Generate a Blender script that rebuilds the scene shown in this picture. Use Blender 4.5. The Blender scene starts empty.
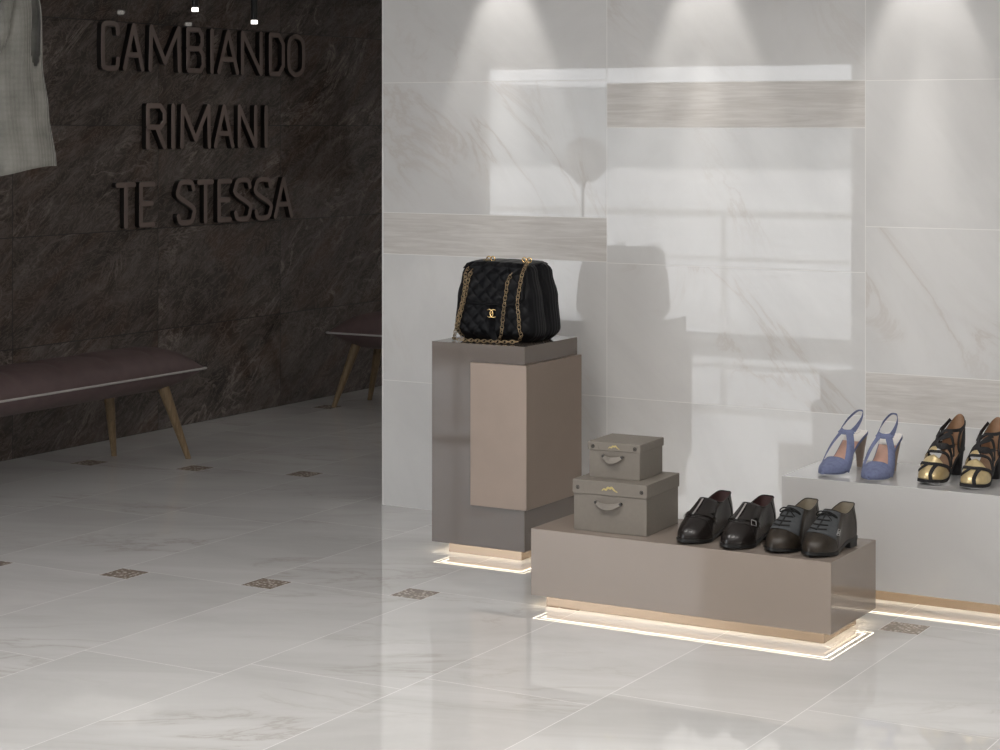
import bpy, bmesh, math, random
from mathutils import Vector, Matrix, noise as mnoise
R = math.radians
PI = math.pi
random.seed(7)
S = bpy.context.scene
COL = S.collection

# ------------------------------------------------------------------ camera, world, lights, exposure
cam_d = bpy.data.cameras.new('camera')
cam = bpy.data.objects.new('camera', cam_d)
COL.objects.link(cam)
cam.location = (0, 0, 1.787)
cam.rotation_euler = (R(90), 0, R(30.3))
cam_d.sensor_width = 36
cam_d.lens = 72.58
cam_d.shift_y = -0.2475
cam_d.clip_end = 300
S.camera = cam

S.view_settings.view_transform = 'Standard'
S.view_settings.look = 'None'
S.view_settings.gamma = 1
S.view_settings.use_curve_mapping = False
S.view_settings.exposure = -0.06

w = bpy.data.worlds.new('sky')
S.world = w
w.use_nodes = True
bg = w.node_tree.nodes['Background']
bg.inputs[0].default_value = (0.93, 0.96, 1.0, 1)
bg.inputs[1].default_value = 4.6


def light(name, kind, loc, rot, energy, color=(1, 1, 1), **kw):
    d = bpy.data.lights.new(name, kind)
    d.energy = energy
    d.color = color
    for k, v in kw.items():
        setattr(d, k, v)
    o = bpy.data.objects.new(name, d)
    COL.objects.link(o)
    o.location = loc
    o.rotation_euler = rot
    return o


WX = -7.745          # face of the dark wall
WY = 7.969           # face of the white wall
CEIL = 3.0
FY = 0.80            # inner face of the glazed front
WIN = (-9.80, -5.62, 0.05, 2.33)   # storefront opening: x0, x1, z0, z1
p = light('window_portal', 'AREA', ((WIN[0] + WIN[1]) / 2, FY - 0.12, (WIN[2] + WIN[3]) / 2), (R(90), 0, 0), 1,
          shape='RECTANGLE', size=WIN[1] - WIN[0], size_y=WIN[3] - WIN[2])
p.rotation_euler = (R(90), 0, R(180))
p.data.cycles.is_portal = True
FILL_PANELS = [(-3.6, 4.6), (-1.2, 4.2), (-2.2, 0.6), (0.8, 4.0), (0.8, 0.6)]  # unseen ceiling panels, added as fill for wall and floor
for i, (x, y) in enumerate(FILL_PANELS):
    light('fill_panel_light', 'AREA', (x, y, CEIL - 0.03), (0, 0, 0), 49, (1.0, 0.97, 0.94), shape='RECTANGLE', size=1.2, size_y=0.6)
WASH = [(-4.63, 7.75), (-3.63, 7.75), (-2.65, 7.75)]
for (x, y) in WASH:
    light('wall_washer_light', 'SPOT', (x, y, 2.93), (R(8), 0, 0), 30, (1.0, 0.96, 0.92), spot_size=R(40), spot_blend=0.5, shadow_soft_size=0.03)
    light('wall_washer_core', 'SPOT', (x, y, 2.93), (R(7), 0, 0), 55, (1.0, 0.96, 0.92), spot_size=R(17), spot_blend=1.0, shadow_soft_size=0.02)
BACK_FILL = [(-4.6, 12.6, 12), (-5.4, 10.0, 7)]  # unseen lamps added to brighten the passage, dark wall and letters
for (x, y, e) in BACK_FILL:
    light('back_fill_light', 'AREA', (x, y, CEIL - 0.03), (0, 0, 0), e, (1.0, 0.95, 0.90), shape='RECTANGLE', size=1.2, size_y=0.6)

# ------------------------------------------------------------------ helpers


def tag(o, label=None, cat=None, group=None, kind=None):
    if label:
        o['label'] = label
    if cat:
        o['category'] = cat
    if group:
        o['group'] = group
    if kind:
        o['kind'] = kind
    return o


def thing(name, label, cat, loc=(0, 0, 0), rz=0.0, group=None):
    o = bpy.data.objects.new(name, None)
    COL.objects.link(o)
    o.empty_display_size = 0.1
    o.location = loc
    o.rotation_euler = (0, 0, rz)
    return tag(o, label, cat, group)


def copy_tree(o, parent=None):
    c = o.copy()
    COL.objects.link(c)
    if parent:
        c.parent = parent
    for ch in list(o.children):
        copy_tree(ch, c)
    return c


class MB:
    def __init__(self):
        self.v = []
        self.f = []
        self.m = []

    def add(self, verts, faces, mi=0):
        b = len(self.v)
        self.v += [tuple(x) for x in verts]
        self.f += [tuple(b + i for i in f) for f in faces]
        self.m += [mi] * len(faces)

    def grid(self, rows, closed=False, mi=0, cap0=False, cap1=False):
        n = len(rows[0])
        vs = [p for r in rows for p in r]
        fs = []
        for i in range(len(rows) - 1):
            for j in range(n if closed else n - 1):
                k = (j + 1) % n
                fs.append((i * n + j, i * n + k, (i + 1) * n + k, (i + 1) * n + j))
        if cap0:
            fs.append(tuple(reversed(range(n))))
        if cap1:
            fs.append(tuple((len(rows) - 1) * n + j for j in range(n)))
        self.add(vs, fs, mi)

    def box(self, x0, x1, y0, y1, z0, z1, mi=0):
        vs = [(x0, y0, z0), (x1, y0, z0), (x1, y1, z0), (x0, y1, z0), (x0, y0, z1), (x1, y0, z1), (x1, y1, z1), (x0, y1, z1)]
        self.add(vs, [(3, 2, 1, 0), (4, 5, 6, 7), (0, 1, 5, 4), (1, 2, 6, 5), (2, 3, 7, 6), (3, 0, 4, 7)], mi)

    def tube(self, pts, r, n=8, closed=False, mi=0, cap=True):
        pts = [Vector(q) for q in pts]
        m = len(pts)
        rad = r if isinstance(r, (list, tuple)) else [r] * m
        rows = []
        prev = None
        for i, q in enumerate(pts):
            if closed:
                t = pts[(i + 1) % m] - pts[i - 1]
            else:
                t = pts[min(i + 1, m - 1)] - pts[max(i - 1, 0)]
            t.normalize()
            if prev is None:
                a = Vector((0, 0, 1)) if abs(t.z) < 0.9 else Vector((1, 0, 0))
                u = t.cross(a).normalized()
            else:
                u = (prev - t * prev.dot(t)).normalized()
            prev = u
            wv = t.cross(u)
            rows.append([q + (u * math.cos(2 * PI * k / n) + wv * math.sin(2 * PI * k / n)) * rad[i] for k in range(n)])
        if closed:
            rows.append(rows[0])
        self.grid(rows, True, mi, cap and not closed, cap and not closed)

    def ribbon(self, pts, nrm, width, th, mi=0):
        """flat strip along pts; nrm = surface normals; width a number or list"""
        pts = [Vector(q) for q in pts]
        m = len(pts)
        wd = width if isinstance(width, (list, tuple)) else [width] * m
        rows = []
        for i, q in enumerate(pts):
            t = (pts[min(i + 1, m - 1)] - pts[max(i - 1, 0)]).normalized()
            nn = Vector(nrm[i])
            nn = (nn - t * nn.dot(t)).normalized()
            s = t.cross(nn) * wd[i] / 2
            rows.append([q + s, q + s * 0.9 + nn * th, q - s * 0.9 + nn * th, q - s])
        self.grid(rows, True, mi, True, True)

    def build(self, name, mats, parent=None, smooth=False, bevel=0, seg=2, angle=None):
        me = bpy.data.meshes.new(name)
        me.from_pydata(self.v, [], self.f)
        if not isinstance(mats, (list, tuple)):
            mats = [mats]
        for m in mats:
            me.materials.append(m)
        for pl, mi in zip(me.polygons, self.m):
            pl.material_index = mi
        bm = bmesh.new()
        bm.from_mesh(me)
        bmesh.ops.recalc_face_normals(bm, faces=bm.faces)
        if bevel:
            es = [e for e in bm.edges if len(e.link_faces) == 2 and e.calc_face_angle(0) > 0.5]
            bmesh.ops.bevel(bm, geom=es, offset=bevel, segments=seg, profile=0.5, affect='EDGES', clamp_overlap=True)
        bm.to_mesh(me)
        bm.free()
        if smooth:
            for pl in me.polygons:
                pl.use_smooth = True
            if angle:
                me.set_sharp_from_angle(angle=R(angle))
        o = bpy.data.objects.new(name, me)
        COL.objects.link(o)
        if parent:
            o.parent = parent
        return o


def boxo(name, mat, parent, x0, x1, y0, y1, z0, z1, bevel=0.002):
    b = MB()
    b.box(x0, x1, y0, y1, z0, z1)
    return b.build(name, mat, parent, bevel=bevel)


def catmull(pts, n=8, closed=False):
    P = [Vector(q) for q in pts]
    m = len(P)
    out = []
    rng = m if closed else m - 1
    for i in range(rng):
        if closed:
            a, b, c, d = P[i - 1], P[i], P[(i + 1) % m], P[(i + 2) % m]
        else:
            a, b, c, d = P[max(i - 1, 0)], P[i], P[i + 1], P[min(i + 2, m - 1)]
        for k in range(n):
            t = k / n
            out.append(0.5 * (2 * b + (c - a) * t + (2 * a - 5 * b + 4 * c - d) * t * t + (3 * b - a - 3 * c + d) * t ** 3))
    if not closed:
        out.append(P[-1])
    return out


def lerp_tab(tab, x):
    if x <= tab[0][0]:
        return tab[0][1]
    for (a, va), (b, vb) in zip(tab, tab[1:]):
        if x <= b:
            t = (x - a) / (b - a)
            t = t * t * (3 - 2 * t)
            return va + (vb - va) * t
    return tab[-1][1]


# ------------------------------------------------------------------ materials


class NT:
    def __init__(self, name):
        self.mat = bpy.data.materials.new(name)
        self.mat.use_nodes = True
        self.t = self.mat.node_tree
        self.b = self.t.nodes['Principled BSDF']

    def n(self, kind, **kw):
        nd = self.t.nodes.new(kind)
        for k, v in kw.items():
            if k in nd.inputs:
                nd.inputs[k].default_value = v
            else:
                setattr(nd, k, v)
        return nd

    def l(self, a, b):
        self.t.links.new(a, b)

    def ramp(self, fac, stops):
        r = self.n('ShaderNodeValToRGB')
        els = r.color_ramp.elements
        while len(els) < len(stops):
            els.new(0.5)
        for e, (pos, c) in zip(els, stops):
            e.position = pos
            e.color = (c, c, c, 1) if not isinstance(c, tuple) else (*c, 1)
        self.l(fac, r.inputs[0])
        return r.outputs[0]

    def math(self, op, a, b=None):
        m = self.n('ShaderNodeMath', operation=op)
        for i, q in enumerate((a, b)):
            if q is None:
                continue
            if isinstance(q, (int, float)):
                m.inputs[i].default_value = q
            else:
                self.l(q, m.inputs[i])
        return m.outputs[0]

    def mix(self, fac, a, b):
        m = self.n('ShaderNodeMix', data_type='RGBA')
        for i, q in ((0, fac), (6, a), (7, b)):
            if isinstance(q, (int, float)):
                m.inputs[i].default_value = q
            elif isinstance(q, tuple):
                m.inputs[i].default_value = (*q, 1)
            else:
                self.l(q, m.inputs[i])
        return m.outputs[2]

    def coords(self, rot=(0, 0, 0), scale=(1, 1, 1), tile=True):
        tc = self.n('ShaderNodeTexCoord')
        src = tc.outputs['Object']
        if tile:
            at = self.n('ShaderNodeAttribute', attribute_name='tile')
            ad = self.n('ShaderNodeVectorMath', operation='MULTIPLY_ADD')
            self.l(at.outputs['Vector'], ad.inputs[0])
            ad.inputs[1].default_value = (17, 13, 11)
            self.l(src, ad.inputs[2])
            src = ad.outputs[0]
        mp = self.n('ShaderNodeMapping')
        mp.inputs['Rotation'].default_value = rot
        self.l(src, mp.inputs[0])
        m2 = self.n('ShaderNodeMapping')
        m2.inputs['Scale'].default_value = scale
        self.l(mp.outputs[0], m2.inputs[0])
        return m2.outputs[0]

    def noise(self, vec, scale, detail=5, rough=0.55, dist=0.0):
        nz = self.n('ShaderNodeTexNoise')
        nz.inputs['Scale'].default_value = scale
        nz.inputs['Detail'].default_value = detail
        nz.inputs['Roughness'].default_value = rough
        nz.inputs['Distortion'].default_value = dist
        self.l(vec, nz.inputs['Vector'])
        return nz.outputs['Fac']

    def bump(self, h, strength=0.3, dist=0.002):
        bp = self.n('ShaderNodeBump')
        bp.inputs['Strength'].default_value = strength
        bp.inputs['Distance'].default_value = dist
        self.l(h, bp.inputs['Height'])
        self.l(bp.outputs[0], self.b.inputs['Normal'])


def plain(name, color, rough=0.5, metal=0.0, spec=0.5, coat=0.0, emit=None, estr=0.0, noise=0.0, nscale=40, bump=0.0, bscale=None):
    t = NT(name)
    b = t.b
    b.inputs['Base Color'].default_value = (*color, 1)
    b.inputs['Roughness'].default_value = rough
    b.inputs['Metallic'].default_value = metal
    b.inputs['Specular IOR Level'].default_value = spec
    b.inputs['Coat Weight'].default_value = coat
    b.inputs['Coat Roughness'].default_value = 0.04
    if emit:
        b.inputs['Emission Color'].default_value = (*emit, 1)
        b.inputs['Emission Strength'].default_value = estr
    if noise or bump:
        v = t.coords(tile=False)
        f = t.noise(v, nscale, 4)
        if noise:
            lo = tuple(c * (1 - noise) for c in color)
            hi = tuple(min(1, c * (1 + noise)) for c in color)
            t.l(t.ramp(f, [(0.3, lo), (0.7, hi)]), b.inputs['Base Color'])
        if bump:
            f2 = t.noise(v, bscale or nscale * 3, 3)
            t.bump(f2, bump, 0.001)
    return t.mat


def marble(name, base, cloud, vein, rough, rot, scale, vs=1.6, spec=0.5, vein_amt=0.8, width=0.03, mask=(0.48, 0.66)):
    t = NT(name)
    v = t.coords(rot, scale)
    n1 = t.noise(v, vs, 8, 0.62, 1.3)
    d = t.math('ABSOLUTE', t.math('SUBTRACT', n1, 0.5))
    vf = t.ramp(d, [(0.0, 1.0), (width, 0.25), (width * 3.2, 0.0)])
    mk = t.ramp(t.noise(v, vs * 0.7, 3, 0.5, 0.5), [(mask[0], 0.0), (mask[1], 1.0)])
    fac = t.math('MULTIPLY', t.math('MULTIPLY', vf, mk), vein_amt)
    cl = t.ramp(t.noise(v, vs * 0.9, 6, 0.6, 0.8), [(0.32, cloud), (0.62, base)])
    t.l(t.mix(fac, cl, vein), t.b.inputs['Base Color'])
    t.b.inputs['Roughness'].default_value = rough
    t.b.inputs['Specular IOR Level'].default_value = spec
    return t.mat


def dark_marble():
    t = NT('dark_marble')
    v = t.coords((R(-32), 0, 0), (1, 0.55, 1.7))
    c = t.ramp(t.noise(v, 3.2, 10, 0.7, 1.6), [(0.30, (0.044, 0.037, 0.033)), (0.5, (0.094, 0.079, 0.071)), (0.70, (0.165, 0.140, 0.126))])
    n1 = t.noise(v, 2.2, 9, 0.65, 2.2)
    d = t.math('ABSOLUTE', t.math('SUBTRACT', n1, 0.5))
    vf = t.ramp(d, [(0.0, 1.0), (0.012, 0.4), (0.04, 0.0)])
    mk = t.ramp(t.noise(v, 1.8, 4), [(0.46, 0.0), (0.62, 1.0)])
    n2 = t.noise(v, 6.5, 8, 0.7, 2.8)
    vf2 = t.ramp(t.math('ABSOLUTE', t.math('SUBTRACT', n2, 0.5)), [(0.0, 0.55), (0.014, 0.15), (0.04, 0.0)])
    fac = t.math('MAXIMUM', t.math('MULTIPLY', vf, mk), vf2)
    rust = t.ramp(t.noise(v, 1.7, 5, 0.6, 1.0), [(0.48, 0.0), (0.66, 0.55)])
    c = t.mix(rust, c, (0.115, 0.070, 0.052))
    t.l(t.mix(t.math('MULTIPLY', fac, 0.85), c, (0.34, 0.28, 0.245)), t.b.inputs['Base Color'])
    t.b.inputs['Roughness'].default_value = 0.06
    t.b.inputs['Specular IOR Level'].default_value = 0.5
    return t.mat


def wood(name, lo, hi, axis, rough=0.5, scale=3.0, tile=True):
    t = NT(name)
    sc = [22, 22, 22]
    sc[axis] = 1.4
    v = t.coords((0, 0, 0), tuple(q / 6 for q in sc), tile)
    n1 = t.noise(v, scale * 2, 6, 0.6, 2.2)
    n2 = t.noise(v, scale * 9, 4, 0.6, 0.3)
    f = t.math('ADD', t.math('MULTIPLY', n1, 0.65), t.math('MULTIPLY', n2, 0.35))
    t.l(t.ramp(f, [(0.36, lo), (0.5, tuple((a + b) / 2 for a, b in zip(lo, hi))), (0.62, hi)]), t.b.inputs['Base Color'])
    t.b.inputs['Roughness'].default_value = rough
    t.bump(f, 0.15, 0.001)
    return t.mat


def mosaic():
    t = NT('mosaic_insert')
    v = t.coords((0, 0, 0), (1, 1, 1))
    vo = t.n('ShaderNodeTexVoronoi', feature='F1')
    vo.inputs['Scale'].default_value = 75
    t.l(v, vo.inputs['Vector'])
    sep = t.n('ShaderNodeSeparateColor')
    t.l(vo.outputs['Color'], sep.inputs[0])
    c = t.ramp(sep.outputs[0], [(0.2, (0.30, 0.245, 0.20)), (0.5, (0.60, 0.52, 0.45)), (0.75, (0.82, 0.76, 0.68))])
    e = t.ramp(vo.outputs['Distance'], [(0.25, 0.0), (0.55, 1.0)])
    t.l(t.mix(e, c, (0.30, 0.25, 0.21)), t.b.inputs['Base Color'])
    t.b.inputs['Roughness'].default_value = 0.22
    t.b.inputs['Metallic'].default_value = 0.15
    return t.mat


def tweed():
    t = NT('grey_tweed')
    v = t.coords((0, 0, 0), (1, 1, 1), False)
    a = t.n('ShaderNodeTexWave', wave_type='BANDS', bands_direction='Z')
    a.inputs['Scale'].default_value = 60
    a.inputs['Distortion'].default_value = 1.5
    b2 = t.n('ShaderNodeTexWave', wave_type='BANDS', bands_direction='X')
    b2.inputs['Scale'].default_value = 60
    b2.inputs['Distortion'].default_value = 1.5
    t.l(v, a.inputs['Vector'])
    t.l(v, b2.inputs['Vector'])
    f = t.math('MULTIPLY', a.outputs['Fac'], b2.outputs['Fac'])
    big = t.noise(v, 9, 4)
    f = t.math('ADD', t.math('MULTIPLY', f, 0.6), t.math('MULTIPLY', big, 0.5))
    t.l(t.ramp(f, [(0.15, (0.10, 0.097, 0.085)), (0.75, (0.42, 0.41, 0.37))]), t.b.inputs['Base Color'])
    t.b.inputs['Roughness'].default_value = 0.9
    t.b.inputs['Sheen Weight'].default_value = 0.3
    t.bump(f, 0.4, 0.002)
    return t.mat


M = {}
M['wall_marble'] = marble('white_wall_marble', (0.76, 0.755, 0.745), (0.67, 0.665, 0.655), (0.47, 0.40, 0.34), 0.018,
                          (0, R(-48), 0), (0.65, 1, 1.5), 1.25, 0.62, 0.34, 0.022, (0.52, 0.68))
M['floor_marble'] = marble('white_floor_marble', (0.69, 0.685, 0.675), (0.58, 0.572, 0.56), (0.40, 0.36, 0.32), 0.01,
                           (0, 0, R(-20)), (0.7, 2.2, 1), 1.1, 0.85, 0.5, 0.02, (0.48, 0.66))
M['grout'] = plain('light_grout', (0.86, 0.85, 0.83), 0.35)
M['floor_grout'] = plain('polished_white_joint', (0.92, 0.91, 0.895), 0.05, spec=0.85)
M['dark_grout'] = plain('dark_grout', (0.016, 0.013, 0.012), 0.6)
M['dark_marble'] = dark_marble()
M['wood_strip'] = wood('pale_wood_tile', (0.56, 0.53, 0.495), (0.71, 0.685, 0.655), 0, 0.42)
M['mosaic'] = mosaic()
M['plaster'] = plain('white_plaster', (0.72, 0.71, 0.70), 0.7, noise=0.02)
M['trim_white'] = plain('white_metal_trim', (0.85, 0.84, 0.83), 0.25)
M['pavement'] = plain('pale_pavement', (0.76, 0.75, 0.74), 0.8, noise=0.08, nscale=0.6)
M['pale_stone'] = plain('pale_stone', (0.80, 0.78, 0.74), 0.8, noise=0.05, nscale=2)
M['hedge'] = plain('distant_skyline', (0.40, 0.42, 0.43), 0.9, noise=0.15, nscale=0.5)
M['taupe'] = plain('glossy_taupe_lacquer', (0.142, 0.115, 0.097), 0.07, spec=0.5, noise=0.02, nscale=3)
M['bench_taupe'] = plain('glossy_greige_lacquer', (0.305, 0.254, 0.215), 0.06, spec=0.5, noise=0.02, nscale=3)
M['bronze'] = plain('satin_bronze_panel', (0.245, 0.188, 0.150), 0.30, metal=0.5, noise=0.04, nscale=6)
M['bronze_plinth'] = plain('bronze_plinth_metal', (0.42, 0.33, 0.25), 0.22, metal=0.6, noise=0.03, nscale=10)
M['white_gloss'] = plain('glossy_white_lacquer', (0.57, 0.563, 0.555), 0.04, spec=0.5, noise=0.01, nscale=3)
M['led'] = plain('warm_led_strip', (1, 0.95, 0.85), 0.5, emit=(1.0, 0.86, 0.66), estr=8)
M['led_spot'] = plain('lit_lamp_lens', (1, 0.95, 0.9), 0.5, emit=(1.0, 0.95, 0.88), estr=3)
M['black_metal'] = plain('black_metal', (0.012, 0.012, 0.012), 0.4, noise=0.1)
M['steel'] = plain('brushed_steel', (0.55, 0.55, 0.55), 0.3, metal=1.0, noise=0.05)
M['letter'] = plain('brown_letter_lacquer', (0.225, 0.174, 0.154), 0.25, spec=0.4, noise=0.04, nscale=12)
M['letter_side_shade'] = plain('shaded_letter_edge', (0.014, 0.012, 0.011), 0.3, spec=0.3)  # near-black colour paints in the shade on the letters' sides
M['leather_bench'] = plain('mauve_brown_leather', (0.118, 0.079, 0.078), 0.6, noise=0.12, nscale=14, bump=0.25, bscale=260)
M['piping'] = plain('light_grey_piping', (0.48, 0.46, 0.45), 0.5, noise=0.05)
M['leg_wood'] = wood('light_oak_leg', (0.17, 0.115, 0.06), (0.30, 0.215, 0.125), 2, 0.42, 5.0, False)
M['card'] = plain('taupe_cardboard', (0.205, 0.182, 0.155), 0.62, noise=0.03, nscale=60, bump=0.1, bscale=300)
M['card_dark'] = plain('dark_eyelet', (0.03, 0.027, 0.024), 0.4)
M['handle_leather'] = plain('taupe_leather', (0.22, 0.197, 0.17), 0.55, noise=0.05, nscale=80)
M['gold_print'] = plain('gold_print', (0.52, 0.42, 0.17), 0.35, metal=0.4)
M['black_quilt'] = plain('black_quilted_leather', (0.0060, 0.0062, 0.0075), 0.42, spec=0.16, noise=0.1, nscale=60, bump=0.12, bscale=500)
M['gold'] = plain('polished_gold', (0.86, 0.62, 0.30), 0.22, metal=1.0, noise=0.05)
M['chain_gold'] = plain('aged_gold_chain', (0.44, 0.33, 0.20), 0.3, metal=1.0, noise=0.12, nscale=90)
M['black_leather'] = plain('black_brown_leather', (0.015, 0.012, 0.011), 0.26, spec=0.5, noise=0.15, nscale=40, bump=0.12, bscale=350)
M['brown_leather'] = plain('burnished_brown_leather', (0.031, 0.024, 0.018), 0.33, spec=0.38, noise=0.45, nscale=22, bump=0.15, bscale=300)
M['grey_suede'] = plain('grey_suede', (0.062, 0.066, 0.070), 0.85, noise=0.12, nscale=80, bump=0.3, bscale=400)
M['lace'] = plain('black_lace', (0.008, 0.008, 0.008), 0.75, noise=0.1)
M['sole'] = plain('black_rubber_sole', (0.009, 0.009, 0.009), 0.4, noise=0.1)
M['wine_lining'] = plain('wine_lining', (0.045, 0.018, 0.017), 0.6, noise=0.15)
M['beige_lining'] = plain('beige_lining', (0.24, 0.205, 0.15), 0.6, noise=0.1)
M['chrome'] = plain('chrome', (0.88, 0.88, 0.88), 0.10, metal=1.0)
M['blue_suede'] = plain('dusty_blue_suede', (0.165, 0.19, 0.315), 0.9, noise=0.14, nscale=90, bump=0.3, bscale=420)
M['peach'] = plain('peach_leather', (0.66, 0.40, 0.31), 0.5, noise=0.08, nscale=30)
M['cream'] = plain('cream_leather', (0.84, 0.80, 0.76), 0.45, noise=0.02)
M['tan'] = plain('tan_leather', (0.34, 0.20, 0.115), 0.5, noise=0.15, nscale=30)
M['gold_leather'] = plain('pale_gold_leather', (0.72, 0.57, 0.31), 0.32, metal=0.55, noise=0.12, nscale=40, bump=0.15, bscale=180)
M['black_suede'] = plain('black_suede', (0.010, 0.009, 0.010), 0.7, noise=0.1)
M['heel_tan'] = plain('tan_heel_leather', (0.33, 0.25, 0.20), 0.5, noise=0.06)
M['tweed'] = tweed()
M['navy'] = plain('navy_cloth', (0.018, 0.022, 0.033), 0.9, noise=0.2, nscale=60)
M['dark_cloth'] = plain('charcoal_cloth', (0.022, 0.02, 0.019), 0.9, noise=0.2, nscale=60)
M['diffuser'] = plain('panel_diffuser', (0.9, 0.9, 0.88), 0.6)


_l = NT('white_lamp_fabric')
_l.b.inputs['Base Color'].default_value = (0.9, 0.89, 0.87, 1)
_l.b.inputs['Roughness'].default_value = 0.8
_tr = _l.n('ShaderNodeBsdfTranslucent', Color=(0.92, 0.91, 0.9, 1))
_mx = _l.n('ShaderNodeMixShader')
_mx.inputs[0].default_value = 0.7
_l.l(_l.b.outputs[0], _mx.inputs[1])
_l.l(_tr.outputs[0], _mx.inputs[2])
_l.l(_mx.outputs[0], _l.t.nodes['Material Output'].inputs['Surface'])
M['lamp_fabric'] = _l.mat


def tiles(mb_list, name, mats, parent=None, kind='structure', base=None):
    """mb_list: (quad corner points, material index); one mesh with a random 'tile' vector per face"""
    b = MB()
    for q, mi in mb_list:
        b.add(q, [tuple(range(len(q)))], mi)
    if base:
        for q, mi in base:
            b.add(q, [tuple(range(len(q)))], mi)
    me = bpy.data.meshes.new(name)
    me.from_pydata(b.v, [], b.f)
    for m in mats:
        me.materials.append(m)
    for pl, mi in zip(me.polygons, b.m):
        pl.material_index = mi
    at = me.attributes.new('tile', 'FLOAT_VECTOR', 'FACE')
    rng = random.Random(len(b.f))
    for k in range(len(b.f)):
        at.data[k].vector = (rng.random(), rng.random(), rng.random())
    o = bpy.data.objects.new(name, me)
    COL.objects.link(o)
    if parent:
        o.parent = parent
    else:
        o['kind'] = kind
    return o


# ------------------------------------------------------------------ the room
X0, X1, Y0, Y1 = -10.0, 4.5, -6.0, 15.0
PXW = -3.5           # where the front wall turns back
J = 0.0015


def clip(x0, x1, y0, y1):
    if x1 < WX and y0 > 3.2 or y1 < FY - 0.1 and x1 < PXW - 0.1:
        return None
    x0, x1, y0, y1 = max(x0, X0), min(x1, X1), max(y0, Y0), min(y1, Y1)
    return (x0, x1, y0, y1) if x1 - x0 > 0.01 and y1 - y0 > 0.01 else None


ft = []
A_, L_, S_ = 0.598, 2.4, 0.146
for i in range(-30, 40):
    for j in range(-10, 12):
        cx = -4.776 + i * A_ - j * S_
        cy = 6.36 + i * S_ + j * L_
        r = clip(cx - S_ / 2 + J, cx + S_ / 2 - J, cy - S_ / 2 + J, cy + S_ / 2 - J)
        if r:
            ft.append(([(r[0], r[2], 0), (r[1], r[2], 0), (r[1], r[3], 0), (r[0], r[3], 0)], 1))
        for k in (0, 1):
            r = clip(cx + S_ / 2 + J, cx + S_ / 2 + A_ - J, cy + S_ / 2 - (k + 1) * L_ / 2 + J, cy + S_ / 2 - k * L_ / 2 - J)
            if r:
                ft.append(([(r[0], r[2], 0), (r[1], r[2], 0), (r[1], r[3], 0), (r[0], r[3], 0)], 0))
zb = -0.00015
tiles(ft, 'floor', [M['floor_marble'], M['mosaic'], M['floor_grout']],
      base=[([(X0 - 0.2, FY - 0.3, zb), (X1 + 0.2, FY - 0.3, zb), (X1 + 0.2, Y1 + 0.2, zb), (X0 - 0.2, Y1 + 0.2, zb)], 2),
            ([(PXW - 0.3, Y0 - 0.2, zb), (X1 + 0.2, Y0 - 0.2, zb), (X1 + 0.2, FY - 0.3, zb), (PXW - 0.3, FY - 0.3, zb)], 2)])

# white display wall: panels of marble tile with wood-look strips, in columns 1.2 m wide
PX = [-5.298, -4.107, -2.905, -1.70, -0.50, 0.70]
COLS = {0: [0, .592, 1.190, ('w', 1.385), 1.998, 2.59, 3.0],
        1: [0, .592, 1.186, 1.786, ('w', 1.983), 2.58, 3.0],
        2: [0, .577, ('w', .775), 1.377, 1.981, 2.58, 3.0],
        3: [0, .592, 1.190, ('w', 1.385), 1.998, 2.59, 3.0],
        4: [0, .592, 1.186, 1.786, ('w', 1.983), 2.58, 3.0]}
wt = []
for c in range(5):
    za = 0
    for q in COLS[c][1:]:
        mi, zc = (1, q[1]) if isinstance(q, tuple) else (0, q)
        a, b_ = PX[c] + J, PX[c + 1] - J
        wt.append(([(a, WY, za + J), (b_, WY, za + J), (b_, WY, zc - J), (a, WY, zc - J)], mi))
        za = zc
wall_back = tiles(wt, 'wall_back', [M['wall_marble'], M['wood_strip']])
b = MB()
b.box(PX[0] + 0.0005, PX[5], WY + 0.0003, WY + 0.14, 0.0, CEIL)
core = b.build('wall_core', M['grout'], wall_back)
b = MB()
b.box(PX[0] - 0.006, PX[0] + 0.0004, WY - 0.002, WY + 0.142, 0, CEIL)
tag(b.build('trim_1', M['trim_white'], bevel=0.001), kind='structure')

# dark stone wall on the left, with the storefront opening nearer the viewer
dt = []
JD = 0.0022
yj = [2.83] + [8.05 + 1.205 * k for k in range(-4, 6)] + [15.0]
zj = [0, .592, 1.192, 1.800, 2.395, 3.0]
for a, b_ in zip(yj, yj[1:]):
    for c, d in zip(zj, zj[1:]):
        dt.append(([(WX, b_ - JD, c + JD), (WX, a + JD, c + JD), (WX, a + JD, d - JD), (WX, b_ - JD, d - JD)], 0))
wl = tiles(dt, 'wall_left', [M['dark_marble']])
b = MB()
b.box(WX - 0.2, WX - 0.003, 2.83, Y1, 0, CEIL)
b.build('wall_core', M['dark_grout'], wl)
b = MB()
b.box(X0 - 0.2, WX - 0.2, 2.83, 3.03, 0, CEIL)
b.box(X0 - 0.2, X0, FY - 0.2, 2.83, 0, CEIL)
tag(b.build('wall_recess', M['plaster']), kind='structure')
b = MB()
b.box(X0 - 0.2, WIN[0], FY - 0.2, FY, 0, CEIL)
b.box(WIN[1], PXW, FY - 0.2, FY, 0, CEIL)
b.box(WIN[0], WIN[1], FY - 0.2, FY, WIN[3], CEIL)
b.box(WIN[0], WIN[1], FY - 0.2, FY, 0, WIN[2])
b.box(PXW - 0.2, PXW, Y0, FY - 0.2, 0, CEIL)
tag(b.build('wall_front', M['plaster']), kind='structure')
b = MB()
n = 1
for k in range(n + 1):
    x = WIN[0] + (WIN[1] - WIN[0]) * k / n
    x = min(max(x, WIN[0] + 0.025), WIN[1] - 0.025)
    b.box(x - 0.02, x + 0.02, FY - 0.13, FY - 0.08, WIN[2], WIN[3])
b.box(WIN[0], WIN[1], FY - 0.13, FY - 0.08, WIN[2], WIN[2] + 0.05)
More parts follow.
